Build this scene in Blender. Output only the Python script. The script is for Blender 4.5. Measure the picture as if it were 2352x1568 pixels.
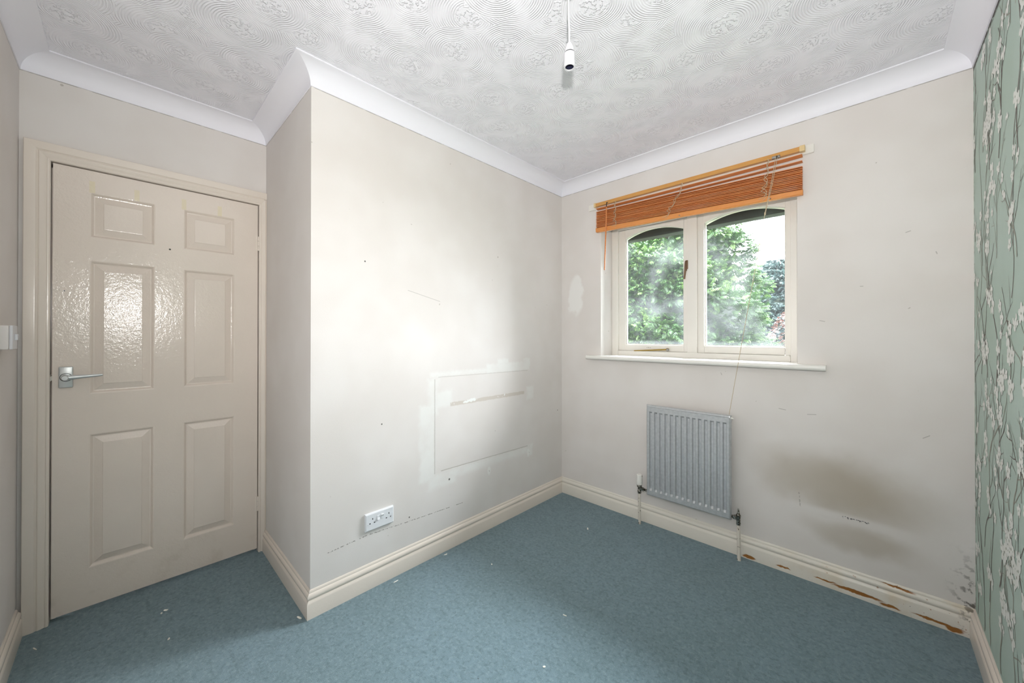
import bpy, bmesh, math, random
import numpy as np
from mathutils import Vector, Matrix

# ------------------------------------------------------------------ clear
for o in list(bpy.data.objects):
    bpy.data.objects.remove(o)
sc = bpy.context.scene
COL = sc.collection
R2 = random.Random(7)

# ------------------------------------------------------------------ camera
CAM = Vector((1.7935, -2.4749, 1.2544))
YAW, PITCH, ROLL = 0.7759, 0.0038, 0.0004
cam_d = bpy.data.cameras.new('camera')
cam = bpy.data.objects.new('camera', cam_d)
COL.objects.link(cam)
_d = Vector((-math.sin(YAW) * math.cos(PITCH), math.cos(YAW) * math.cos(PITCH), math.sin(PITCH)))
_r = Vector((math.cos(YAW), math.sin(YAW), 0))
_u = _r.cross(_d)
_r2 = _r * math.cos(ROLL) + _u * math.sin(ROLL)
_u2 = -_r * math.sin(ROLL) + _u * math.cos(ROLL)
mw = Matrix((( _r2.x, _u2.x, -_d.x, CAM.x), (_r2.y, _u2.y, -_d.y, CAM.y), (_r2.z, _u2.z, -_d.z, CAM.z), (0, 0, 0, 1)))
cam.matrix_world = mw
cam_d.sensor_width = 36.0
cam_d.lens = 860.36 / 2352 * 36
cam_d.shift_x = (1176 - 1161.17) / 2352
cam_d.shift_y = (766.45 - 784) / 2352
cam_d.clip_start = 0.02
sc.camera = cam

# ------------------------------------------------------------------ world, lights, exposure
sc.view_settings.view_transform = 'Standard'
sc.view_settings.look = 'None'
sc.view_settings.gamma = 1.0
sc.view_settings.use_curve_mapping = False
sc.view_settings.exposure = 0.28
sc.cycles.max_bounces = 8
SKY = 60.0
world = bpy.data.worlds.new('overcast_sky')
world.use_nodes = True
sc.world = world
bg = world.node_tree.nodes['Background']
bg.inputs[0].default_value = (0.92, 0.93, 1.0, 1)
bg.inputs[1].default_value = SKY

# the photographer's flash, on the hot shoe above the lens
fl = bpy.data.lights.new('camera_flash', 'SPOT')
fl.energy = 90
fl.color = (1.0, 0.975, 0.95)
fl.shadow_soft_size = 0.022
fl.spot_size = math.radians(172)
fl.spot_blend = 1.0
flash = bpy.data.objects.new('camera_flash', fl)
COL.objects.link(flash)
flash.location = (CAM.x + 0.022, CAM.y + 0.02, CAM.z + 0.226)
fdir = Vector((-math.sin(YAW - 0.16), math.cos(YAW - 0.16), 0.70)).normalized()   # head tilted up, turned slightly to the window wall
flash.rotation_euler = fdir.to_track_quat('-Z', 'Y').to_euler()
# daylight portal in the window opening (guides sky sampling, emits nothing)
po = bpy.data.lights.new('window_daylight', 'AREA')
po.shape = 'RECTANGLE'
po.size = 1.15
po.size_y = 1.0
po.cycles.is_portal = True
port = bpy.data.objects.new('window_daylight', po)
COL.objects.link(port)
port.location = (0.93, 0.36, 1.6)
port.rotation_euler = (math.radians(-90), 0, 0)

# ------------------------------------------------------------------ room dimensions
LX, LY, DX, L2 = 2.094, 1.89, 0.758, 2.785
HC, H, PC = 2.3697, 2.4495, 0.0873
WT = 0.30                      # thickness of the window wall
OX0, OX1, OZ0, OZ1 = 0.354, 1.510, 1.08, 2.10   # window opening
YF = 0.165                     # front of the window frame
DY0, DY1, DZ0, DZ1 = -2.693, -1.931, 0.022, 2.005   # door leaf

# ------------------------------------------------------------------ node helper
class S:
    """a socket with arithmetic"""
    def __init__(s, nt, k): s.nt, s.k = nt, k
    def _m(s, op, *a):
        n = s.nt.nodes.new('ShaderNodeMath'); n.operation = op
        for i, v in enumerate((s,) + a):
            if isinstance(v, S): s.nt.links.new(v.k, n.inputs[i])
            else: n.inputs[i].default_value = v
        return S(s.nt, n.outputs[0])
    def __add__(s, o): return s._m('ADD', o)
    def __sub__(s, o): return s._m('SUBTRACT', o)
    def __mul__(s, o): return s._m('MULTIPLY', o)
    def __truediv__(s, o): return s._m('DIVIDE', o)
    def abs(s): return s._m('ABSOLUTE')
    def max(s, o): return s._m('MAXIMUM', o)
    def min(s, o): return s._m('MINIMUM', o)
    def sin(s): return s._m('SINE')
    def sqrt(s): return s._m('SQRT')
    def pow(s, o): return s._m('POWER', o)
    def gt(s, o): return s._m('GREATER_THAN', o)
    def lt(s, o): return s._m('LESS_THAN', o)
    def inv(s): return S.const_sub(1.0, s)
    @staticmethod
    def const_sub(c, s):
        n = s.nt.nodes.new('ShaderNodeMath'); n.operation = 'SUBTRACT'
        n.inputs[0].default_value = c; s.nt.links.new(s.k, n.inputs[1]); return S(s.nt, n.outputs[0])
    def ss(s, a, b):           # smoothstep from a (0) to b (1); a>b allowed
        n = s.nt.nodes.new('ShaderNodeMapRange'); n.interpolation_type = 'SMOOTHSTEP'
        flip = a > b
        lo, hi = (b, a) if flip else (a, b)
        s.nt.links.new(s.k, n.inputs['Value'])
        n.inputs['From Min'].default_value = lo; n.inputs['From Max'].default_value = hi
        n.inputs['To Min'].default_value = 1.0 if flip else 0.0
        n.inputs['To Max'].default_value = 0.0 if flip else 1.0
        return S(s.nt, n.outputs['Result'])

class Mat:
    def __init__(s, name, color=(0.8, 0.8, 0.8), rough=0.5, metal=0.0, spec=0.5):
        s.m = bpy.data.materials.new(name); s.m.use_nodes = True
        s.nt = s.m.node_tree
        s.b = s.nt.nodes['Principled BSDF']; s.out = s.nt.nodes['Material Output']
        s.b.inputs['Base Color'].default_value = (*color, 1)
        s.b.inputs['Roughness'].default_value = rough
        s.b.inputs['Metallic'].default_value = metal
        s.b.inputs['Specular IOR Level'].default_value = spec
        s._pos = None
    def pos(s):
        if s._pos is None:
            g = s.nt.nodes.new('ShaderNodeNewGeometry')
            q = s.nt.nodes.new('ShaderNodeSeparateXYZ')
            s.nt.links.new(g.outputs['Position'], q.inputs[0])
            s._pos = (S(s.nt, q.outputs[0]), S(s.nt, q.outputs[1]), S(s.nt, q.outputs[2]), g.outputs['Position'])
        return s._pos
    def vec(s, x, y, z=0.0):
        n = s.nt.nodes.new('ShaderNodeCombineXYZ')
        for i, v in enumerate((x, y, z)):
            if isinstance(v, S): s.nt.links.new(v.k, n.inputs[i])
            else: n.inputs[i].default_value = v
        return n.outputs[0]
    def noise(s, scale, detail=3, rough=0.55, vec=None, dist=0.0):
        n = s.nt.nodes.new('ShaderNodeTexNoise')
        n.inputs['Scale'].default_value = scale; n.inputs['Detail'].default_value = detail
        n.inputs['Roughness'].default_value = rough; n.inputs['Distortion'].default_value = dist
        s.nt.links.new(vec if vec is not None else s.pos()[3], n.inputs['Vector'])
        return S(s.nt, n.outputs['Fac'])
    def voro(s, scale, vec=None, rnd=1.0, dim='3D', out='Distance'):
        n = s.nt.nodes.new('ShaderNodeTexVoronoi'); n.voronoi_dimensions = dim
        n.inputs['Scale'].default_value = scale; n.inputs['Randomness'].default_value = rnd
        s.nt.links.new(vec if vec is not None else s.pos()[3], n.inputs['Vector'])
        return n
    def mix(s, fac, a, b):
        n = s.nt.nodes.new('ShaderNodeMix'); n.data_type = 'RGBA'
        if isinstance(fac, S): s.nt.links.new(fac.k, n.inputs[0])
        else: n.inputs[0].default_value = fac
        for v, i in ((a, 6), (b, 7)):
            if isinstance(v, tuple): n.inputs[i].default_value = (*v, 1)
            else: s.nt.links.new(v, n.inputs[i])
        return n.outputs[2]
    def color(s, sock): s.nt.links.new(sock, s.b.inputs['Base Color'])
    def rough(s, sv): s.nt.links.new(sv.k, s.b.inputs['Roughness'])
    def bump(s, h, strength=0.3, dist=0.002):
        n = s.nt.nodes.new('ShaderNodeBump')
        n.inputs['Strength'].default_value = strength; n.inputs['Distance'].default_value = dist
        s.nt.links.new(h.k, n.inputs['Height']); s.nt.links.new(n.outputs[0], s.b.inputs['Normal'])
    def seg(s, u, v, a, b, w, soft=0.6):
        """soft line from a to b in the plane (u,v), half width w"""
        dx, dy = b[0] - a[0], b[1] - a[1]; L = math.hypot(dx, dy) or 1e-6
        tx, ty = dx / L, dy / L
        uu, vv = u - a[0], v - a[1]
        al = uu * tx + vv * ty
        pe = (uu * (-ty) + vv * tx).abs()
        e = (al * -1.0).max(al - L).max(0.0)
        return (pe + e).ss(w * (1 + soft), w * (1 - soft))
    def ell(s, u, v, c, r, a=1.15, b=0.85, rot=0.0):
        uu, vv = u - c[0], v - c[1]
        if rot:
            cr, sr = math.cos(rot), math.sin(rot)
            uu, vv = uu * cr + vv * sr, vv * cr - uu * sr
        d = ((uu / r[0]).pow(2.0) + (vv / r[1]).pow(2.0)).sqrt()
        return d.ss(a, b)
    def box(s, u, v, u0, u1, v0, v1, soft=0.004):
        d = ((u - (u0 + u1) / 2).abs() - (u1 - u0) / 2).max((v - (v0 + v1) / 2).abs() - (v1 - v0) / 2)
        return d.ss(soft, -soft)

def srgb(r, g, b):
    f = lambda c: (c / 255) / 12.92 if c / 255 <= 0.04045 else ((c / 255 + 0.055) / 1.055) ** 2.4
    return (f(r), f(g), f(b))

# ------------------------------------------------------------------ colours
WALLC = srgb(226, 222, 216)
CREAM = srgb(232, 221, 209)
WHITE = srgb(235, 235, 235)

def wall_base(name):
    m = Mat(name, WALLC, 0.75, spec=0.25)
    n = m.noise(3.0, 2); n2 = m.noise(220, 1)
    c = m.mix(n.ss(0.35, 0.7), srgb(224, 218, 213), srgb(229, 224, 220))
    spk = m.noise(38, 1, 0.4)
    sp = spk.ss(0.80, 0.84)
    c = m.mix(sp * 0.5, c, srgb(150, 140, 125))
    zz = m.pos()[2]
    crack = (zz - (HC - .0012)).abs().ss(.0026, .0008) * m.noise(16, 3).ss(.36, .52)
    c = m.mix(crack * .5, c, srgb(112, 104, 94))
    return m, c, n2

# plain painted walls
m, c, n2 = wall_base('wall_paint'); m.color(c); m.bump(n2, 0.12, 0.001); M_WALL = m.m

# the middle wall with the filled hatch
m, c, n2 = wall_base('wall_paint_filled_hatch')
X, Y, Z, P = m.pos()
wob = (m.noise(14, 3) - 0.5) * 0.05
wob2 = (m.noise(45, 3) - 0.5) * 0.02
u = Y + wob; v = Z + wob2 * 1.4
fill = m.box(u, v, -1.325, -1.225, 0.43, 0.86, 0.016)
for bx_, sf in (((-1.27, -1.2, 0.80, 1.0), .02), ((-1.25, -0.80, 1.015, 1.04), .012), ((-0.82, -0.40, 1.005, 1.065), .01),
                ((-0.47, -0.395, 1.03, 1.09), .006), ((-0.72, -0.62, 1.06, 1.095), .01),
                ((-1.27, -1.08, 0.375, 0.455), .02), ((-1.15, -0.37, 0.405, 0.452), .02), ((-0.43, -0.35, 0.79, 0.88), .015),
                ((-0.42, -0.365, 0.375, 0.46), .012), ((-1.215, -1.105, 0.835, 0.93), .015)):
    fill = fill.max(m.box(u, v, *bx_, sf))
fill = fill * (m.noise(9, 4).ss(0.25, 0.62) * 0.6 + 0.4)
c = m.mix(fill * 0.8, c, srgb(234, 233, 229))
un = m.box(Y, Z + wob2 * 0.5, -1.115, -0.455, 0.832, 0.855, 0.003) * m.noise(30, 2).ss(0.3, 0.36)
c = m.mix(un * 0.75, c, srgb(203, 193, 181))
for a_, b_, k_ in (((-1.0, 0.845), (-0.92, 0.854), .009), ((-0.66, 0.847), (-0.655, 0.85), .006)):
    c = m.mix(m.seg(u, v, a_, b_, k_, 0.3), c, srgb(238, 238, 235))
lines = m.seg(Y + wob2 * .2, Z, (-1.226, 0.46), (-1.226, 1.0), 0.003).max(m.seg(Y, Z + wob2 * .2, (-1.18, 0.465), (-0.42, 0.452), 0.003))
lines = lines.max(m.seg(Y, Z + wob2 * .2, (-1.2, 1.012), (-0.42, 1.0), 0.0025) * 0.7)
c = m.mix(lines * 0.45, c, srgb(158, 150, 138))
dash = m.noise(70, 2).ss(0.47, 0.53)
scr = m.seg(Y, Z + wob2 * .3, (-1.82, 0.252), (-1.62, 0.263), 0.0022).max(m.seg(Y, Z + wob2 * .3, (-1.62, 0.262), (-1.34, 0.246), 0.0022)).max(m.seg(Y, Z + wob2 * .3, (-1.34, 0.246), (-1.02, 0.232), 0.0018))
c = m.mix(scr * dash * 0.75, c, srgb(120, 112, 102))
c = m.mix(m.seg(Y, Z, (-1.40, 1.497), (-1.19, 1.45), 0.0016) * 0.45, c, srgb(140, 135, 128))
dots = m.ell(Y, Z, (-1.122, 0.402), (.006, .006))
for q in ((-0.795, .365), (-0.40, .40), (-1.39, .27), (-1.55, .80), (-0.055, .66), (-1.64, 1.62)):
    dots = dots.max(m.ell(Y, Z, q, (.004, .004)))
c = m.mix(dots * 0.85, c, srgb(60, 55, 48))
for q in ((-0.80, .37), (-0.41, .405)):
    c = m.mix(m.ell(Y, Z, q, (.014, .026), 1.3, .7) * m.ell(Y, Z, q, (.005, .005)).inv() * .8, c, srgb(238, 237, 233))
m.color(c)
m.bump(n2 * 0.25 - m.seg(Y, Z, (-1.226, 0.46), (-1.226, 1.0), 0.003) - m.seg(Y, Z, (-1.18, 0.465), (-0.42, 0.452), 0.003), 0.35, 0.0018); M_WALL_L = m.m

# the window wall with its damp stain
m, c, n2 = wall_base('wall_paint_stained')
X, Y, Z, P = m.pos()
wob = (m.noise(3.2, 3) - 0.5) * 0.16; wob2 = (m.noise(5.1, 3) - 0.5) * 0.12
u = X + wob; v = Z + wob2
st = m.ell(u, v, (1.66, 0.505), (0.40, 0.20), 1.1, 0.25, -0.12)
low = m.ell(u, v, (1.74, 0.275), (0.25, 0.095), 1.1, 0.35, -0.1)
curve = (X - 1.55).pow(2.0) * -0.10 + 0.362           # the pale curved streak
band = (Z - curve).abs().ss(0.034, 0.004) * X.ss(1.36, 1.5) * X.ss(2.02, 1.88)
stain = (st * Z.ss(0.31, 0.37) * 0.9).max(low * 0.62) * (band * 0.85).inv()
stain = stain * (m.noise(1.7, 2).ss(0.2, 0.7) * 0.35 + 0.65)
c = m.mix(stain * 0.72, c, srgb(158, 143, 116))
wr = m.seg(X, Z + (m.noise(120, 1) - .5) * .02, (1.685, 0.3645), (1.775, 0.3645), 0.003) * m.noise(150, 1).ss(0.46, 0.5)
c = m.mix(wr * 0.9, c, srgb(45, 45, 55))
pw = (m.noise(12, 4) - 0.5) * 0.10
pat = m.ell(X + pw, Z + pw * 1.5, (0.135, 1.56), (0.07, 0.15), 1.15, 0.8)
c = m.mix(pat * 0.75, c, srgb(240, 239, 236))
mk = m.seg(X, Z, (1.515, 0.435), (1.52, 0.365), 0.0025) * m.noise(60, 2).ss(.45, .55)
for a_, b_ in (((1.150, 1.035), (1.155, 1.022)), ((1.43, .86), (1.46, .855)), ((1.55, .845), (1.585, .85)), ((1.90, 1.72), (1.915, 1.725)), ((1.99, 1.62), (1.993, 1.61)),
               ((1.75, 1.49), (1.76, 1.49)), ((1.95, .80), (1.97, .815)), ((1.60, 1.33), (1.62, 1.325))):
    mk = mk.max(m.seg(X, Z + wob2 * .1, a_, b_, 0.0016))
c = m.mix(mk * 0.42, c, srgb(95, 88, 76))
mold = X.ss(2.0, 2.094) * Z.ss(0.42, 0.12) * m.noise(34, 4).ss(0.52, 0.62)
c = m.mix(mold * 0.85, c, srgb(62, 52, 42))
m.color(c); m.bump(n2, 0.12, 0.001); M_WALL_W = m.m

# wallpaper ground
m = Mat('wallpaper_green', srgb(186, 204, 192), 0.6, spec=0.3)
X, Y, Z, P = m.pos()
n = m.noise(2.2, 3)
c = m.mix(n.ss(0.3, 0.7), srgb(180, 199, 186), srgb(190, 207, 198))
tear = m.seg(Y + (m.noise(25, 3) - .5) * .02, Z, (0.0, 2.366), (-1.6, 2.362), 0.013)
c = m.mix(tear * m.noise(60, 3).ss(0.3, 0.45) * Y.ss(-1.3, -0.7), c, srgb(70, 66, 60))
dm = Y.ss(-0.03, 0.0) * m.noise(22, 3).ss(0.45, 0.6)
c = m.mix(dm * 0.7, c, srgb(96, 92, 80))
m.color(c); m.bump(m.noise(160, 2), 0.1, 0.001); M_PAPER = m.m
M_TWIG = Mat('wallpaper_twig_print', srgb(118, 108, 102), 0.6, spec=0.3).m
M_TWIG2 = Mat('wallpaper_pale_twig_print', srgb(160, 158, 146), 0.6, spec=0.3).m
M_BLOS = Mat('wallpaper_blossom_print', srgb(238, 239, 233), 0.6, spec=0.3).m
M_BLOSC = Mat('wallpaper_blossom_heart_print', srgb(176, 184, 166), 0.6, spec=0.3).m

# ceiling: white paint over swirled plaster
m = Mat('ceiling_swirl_plaster', srgb(232, 233, 235), 0.32, spec=0.5)
X, Y, Z, P = m.pos()
hsum = m.noise(30, 2) * 0.05
nz = m.noise(9, 1); rag = m.noise(11, 1); fine = m.noise(130, 1); mid = m.noise(75, 2)
for k, (ox, oy, cell, rad) in enumerate(((5.5, 3.1, .31, .34), (0.0, 0.0, .29, .158), (3.3, 1.7, .33, .148), (7.1, 5.2, .36, .142), (1.9, 9.4, .42, .14))):
    vn = m.voro(1 / cell, m.vec(X + ox, Y + oy, 0.0), 0.85, '2D')
    d = S(m.nt, vn.outputs['Distance']) * cell
    q = m.nt.nodes.new('ShaderNodeSeparateColor'); m.nt.links.new(vn.outputs['Color'], q.inputs[0])
    rr = S(m.nt, q.outputs[0])
    mask = (d - rr * 0.03).ss(rad - 0.010, rad - 0.03)
    ph = d * (2 * math.pi / 0.0086) + nz * 2.6 + fine * 0.9
    amp = d.ss(0.035, 0.065) * (rag.ss(0.32, 0.62) * 0.8 + 0.2)
    ring = (ph.sin() * 0.5 + 0.5).pow(1.6) * amp
    stip = mid.ss(0.50, 0.60) * d.ss(0.07, 0.025) * 1.9
    hh = ring + stip + mask * 0.3
    hsum = hsum * mask.inv() + hh * mask
m.bump(hsum, 0.7, 0.0030)
c = m.mix(m.noise(1.5, 2).ss(.3, .7), srgb(238, 237, 243), srgb(243, 242, 248))
spk = m.noise(55, 1, .4).ss(0.835, 0.86)
c = m.mix(spk * .7, c, srgb(140, 140, 140)); m.color(c); M_CEIL = m.m

m = Mat('cornice_white_paint', srgb(243, 242, 248), 0.5, spec=0.35); m.bump(m.noise(60, 3), 0.08, 0.001); M_CORN = m.m

def gloss(name, col, rough=0.22, bumpk=0.25, chips=False, tape=False):
    m = Mat(name, col, rough, spec=0.55)
    X, Y, Z, P = m.pos()
    n = m.noise(2.5, 3)
    c = m.mix(n.ss(.3, .7), tuple(x * 0.97 for x in col), tuple(min(1, x * 1.02) for x in col))
    h = m.noise(170, 2) * 0.5 + m.noise(60, 3)
    if tape:
        for yy in (-2.578, -2.432, -2.258, -2.109):
            c = m.mix(m.box(Y, Z, yy - .009, yy + .009, 1.905, 1.958, .002) * .5, c, srgb(226, 214, 170))
        dd = m.ell(Y, Z, (-2.312, 1.69), (.004, .004)).max(m.ell(Y, Z, (-2.66, 1.45), (.003, .003)))
        c = m.mix(dd, c, srgb(40, 36, 30))
        c = m.mix(Z.ss(.35, 0.05) * m.noise(11, 4).ss(.5, .72) * .15, c, srgb(168, 150, 124))
    if chips:
        wear = X.ss(1.1, 2.0)
        dsp = (m.noise(26, 4) - .5) * .045
        ch = None
        for cc, rr in (((1.294, .012), (.030, .009)), ((1.735, .026), (.085, .008)), ((1.845, .016), (.032, .007)),
                       ((1.99, .022), (.07, .006)), ((2.035, .016), (.024, .010)), ((1.62, .034), (.04, .004)), ((1.87, .108), (.05, .004)), ((1.45, .022), (.03, .004))):
            e = m.ell(X, Z + dsp * .5, cc, rr, 1.25, .8); ch = e if ch is None else ch.max(e)
        rnd = m.noise(48, 4).ss(.66, .70) * wear
        c = m.mix(wear * m.noise(8, 4).ss(.45, .7) * .45, c, srgb(214, 190, 150))
        c = m.mix(ch.max(rnd * .8), c, srgb(158, 104, 48))
        sp = m.noise(95, 2, .5).ss(.74, .78) * (wear * .8 + .12)
        c = m.mix(sp.min(1.0), c, srgb(58, 46, 34))
        mould = X.ss(2.03, 2.08) * m.noise(40, 3).ss(.5, .6)
        c = m.mix(mould * .7, c, srgb(70, 56, 40))
        h = h + ch * -3.0
    m.color(c); m.bump(h, bumpk, 0.0012)
    return m.m
M_DOOR = gloss('door_cream_gloss', srgb(229, 217, 205), 0.13, 0.75, tape=True)
M_TRIM = gloss('cream_gloss_woodwork', CREAM, 0.2, 0.25)
M_BASEW = gloss('peeling_white_gloss_woodwork', srgb(232, 226, 215), 0.28, 0.3, chips=True)
M_WIN = gloss('window_white_gloss', srgb(236, 232, 224), 0.3, 0.2)
M_SILL = gloss('sill_white_gloss', srgb(238, 236, 230), 0.25, 0.2)

# carpet
m = Mat('teal_carpet', srgb(84, 112, 114), 0.95, spec=0.1)
X, Y, Z, P = m.pos()
big = m.noise(1.6, 3); md = m.noise(22, 4, .6, dist=.6); fi = m.noise(420, 2, .7)
c = m.mix(big.ss(.35, .65), srgb(106, 130, 137), srgb(112, 137, 147))
c = m.mix(md.ss(.4, .7) * .6, c, srgb(88, 113, 118))
c = m.mix(fi.ss(.35, .7) * .5, c, srgb(134, 158, 166))
c = m.mix(m.noise(300, 1).ss(.34, .26) * .6, c, srgb(60, 84, 86))
c = m.mix(m.noise(75, 3, .65).ss(.48, .66) * .42, c, srgb(142, 164, 172))
c = m.mix(m.noise(60, 3, .65).ss(.50, .36) * .40, c, srgb(72, 96, 98))
c = m.mix(m.noise(52, 1, .4).ss(.80, .83) * .7, c, srgb(46, 44, 40))
m.color(c)
m.b.inputs['Sheen Weight'].default_value = 0.25
m.b.inputs['Sheen Roughness'].default_value = 0.6
m.bump(fi * 1.0 + md * .8, 0.7, 0.004); M_CARPET = m.m

# small materials
M_WHITEPL = Mat('white_plastic', srgb(218, 218, 221), 0.35).m
M_SOCK = Mat('socket_white_plastic', srgb(232, 233, 236), 0.3).m
M_DARK = Mat('dark_recess', (0.01, 0.01, 0.012), 0.6).m
M_LAMPIN = Mat('lampholder_dark_inside', srgb(40, 42, 62), 0.4).m
M_CHROME = Mat('chrome', srgb(200, 200, 198), 0.12, 1.0).m
m = Mat('tarnished_chrome', srgb(150, 146, 138), 0.28, 1.0); m.color(m.mix(m.noise(90, 3).ss(.45, .6), srgb(175, 172, 165), srgb(88, 80, 66))); M_TCHROME = m.m
M_ALU = Mat('satin_aluminium', srgb(200, 203, 202), 0.32, 0.55).m
M_BRASS = Mat('aged_brass', srgb(178, 150, 78), 0.3, 0.85).m
M_BRONZE = Mat('brown_bronze', srgb(112, 84, 62), 0.38, 0.35).m
m = Mat('silver_radiator_paint', srgb(188, 191, 193), 0.31, 0.36)
n = m.noise(60, 3); m.color(m.mix(n.ss(.35, .7), srgb(186, 189, 191), srgb(198, 200, 202))); m.bump(m.noise(160, 2), .1, .0006); M_RAD = m.m
m = Mat('painted_pipe', srgb(226, 218, 206), 0.4)
X, Y, Z, P = m.pos()
m.color(m.mix(m.noise(70, 3, .5).ss(.62, .66), srgb(224, 216, 204), srgb(72, 58, 44))); M_PIPE = m.m
m = Mat('valve_cap_plastic', srgb(240, 238, 232), 0.35)
m.color(m.mix(m.noise(80, 3, .5).ss(.66, .7), srgb(240, 238, 232), srgb(150, 100, 52))); M_CAP = m.m

def wood(name, a, b, rough=0.35, s=1.0):
    m = Mat(name, a, rough)
    X, Y, Z, P = m.pos()
    g = m.noise(9, 4, .6, m.vec(X * 1.2, Y * 22.0, Z * 22.0))
    m.color(m.mix(g.ss(.3, .7), a, b)); m.bump(g, .08, .0006)
    return m.m
M_SLAT = wood('orange_stained_slat_wood', srgb(206, 122, 66), srgb(226, 148, 90))
M_HEAD = wood('honey_headrail', srgb(204, 146, 74), srgb(216, 160, 90), .3)
M_RAIL = wood('orange_bottom_rail_wood', srgb(214, 136, 68), srgb(226, 152, 88))
M_CORD = Mat('beige_cord', srgb(196, 178, 150), 0.7).m
M_ENDCAP = Mat('cream_plastic', srgb(226, 198, 146), 0.4).m
M_FLAKE = Mat('white_paint_flake', srgb(240, 238, 228), 0.5).m

# glass with damp haze
m = bpy.data.materials.new('misted_glass'); m.use_nodes = True
G = Mat.__new__(Mat); G.m = m; G.nt = m.node_tree; G._pos = None
for n in list(G.nt.nodes): G.nt.nodes.remove(n)
nt = G.nt
out = nt.nodes.new('ShaderNodeOutputMaterial')
X, Y, Z, P = G.pos()
haze = G.noise(3.6, 3, .5).ss(0.42, 0.72) * 0.022 + 0.0045
haze = haze + Z.ss(1.226, 1.200) * 0.016
haze = haze + (G.noise(26, 2, .5, G.vec(X * 3.0, 0.0, Z * 0.35)).ss(.62, .72) * .006)
tr = nt.nodes.new('ShaderNodeBsdfTransparent'); tr.inputs[0].default_value = (0.97, 1.0, 0.99, 1)
tl = nt.nodes.new('ShaderNodeBsdfTranslucent'); tl.inputs[0].default_value = (0.92, 0.97, 1.0, 1)
mx = nt.nodes.new('ShaderNodeMixShader'); nt.links.new(haze.k, mx.inputs[0])
nt.links.new(tr.outputs[0], mx.inputs[1]); nt.links.new(tl.outputs[0], mx.inputs[2])
gl = nt.nodes.new('ShaderNodeBsdfGlossy'); gl.inputs['Roughness'].default_value = 0.05
fr = nt.nodes.new('ShaderNodeFresnel'); fr.inputs[0].default_value = 1.3
mx2 = nt.nodes.new('ShaderNodeMixShader'); nt.links.new(fr.outputs[0], mx2.inputs[0])
nt.links.new(mx.outputs[0], mx2.inputs[1]); nt.links.new(gl.outputs[0], mx2.inputs[2])
nt.links.new(mx2.outputs[0], out.inputs[0]); M_GLASS = m

def leafmat(name, a, b, c, trans=0.35):
    m = Mat(name, a, 0.55, spec=0.3)
    at = m.nt.nodes.new('ShaderNodeAttribute'); at.attribute_name = 'tint'
    t = S(m.nt, at.outputs['Fac'])
    col = m.mix(t.ss(0.0, 0.55), a, b); col = m.mix(t.ss(0.6, 1.0), col, c); m.color(col)
    tl = m.nt.nodes.new('ShaderNodeBsdfTranslucent'); m.nt.links.new(col, tl.inputs[0])
    mx = m.nt.nodes.new('ShaderNodeMixShader'); mx.inputs[0].default_value = trans
    m.nt.links.new(m.b.outputs[0], mx.inputs[1]); m.nt.links.new(tl.outputs[0], mx.inputs[2])
    m.nt.links.new(mx.outputs[0], m.out.inputs[0])
    return m.m
M_LEAF1 = leafmat('conifer_green', (.0035, .010, .0025), (.010, .031, .005), (.055, .098, .022))
M_LEAF2 = leafmat('blue_green_conifer', (.007, .014, .014), (.013, .026, .024), (.03, .048, .042))
M_LEAF3 = leafmat('copper_leaf', (.035, .014, .012), (.06, .028, .022), (.09, .055, .04))
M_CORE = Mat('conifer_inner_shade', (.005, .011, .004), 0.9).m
M_BARK = Mat('bark', srgb(92, 76, 62), 0.9).m
m = Mat('lawn', srgb(96, 128, 66), 0.9); m.color(m.mix(m.noise(8, 4).ss(.3, .7), (.02, .04, .012), (.035, .055, .018))); M_LAWN = m.m
m = Mat('outer_brick', srgb(150, 98, 74), 0.85)
br = m.nt.nodes.new('ShaderNodeTexBrick'); X, Y, Z, P = m.pos()
m.nt.links.new(m.vec(X, Z, 0.0), br.inputs['Vector']); br.inputs['Scale'].default_value = 4.4
br.inputs['Color1'].default_value = (*srgb(154, 98, 74), 1); br.inputs['Color2'].default_value = (*srgb(132, 84, 66), 1); br.inputs['Mortar'].default_value = (*srgb(178, 168, 152), 1)
m.color(br.outputs[0]); M_BRICK = m.m
M_LINTEL = Mat('dark_timber_lintel', (.010, .012, .011), 0.7).m

# ------------------------------------------------------------------ mesh helpers
def link(name, me, mat, parent=None):
    o = bpy.data.objects.new(name, me)
    COL.objects.link(o)
    if mat is not None:
        me.materials.append(mat)
    if parent is not None:
        o.parent = parent
        o.matrix_parent_inverse = parent.matrix_world.inverted() if parent.type != 'EMPTY' else Matrix.Translation(-parent.location) if False else Matrix.Identity(4)
    return o

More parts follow.
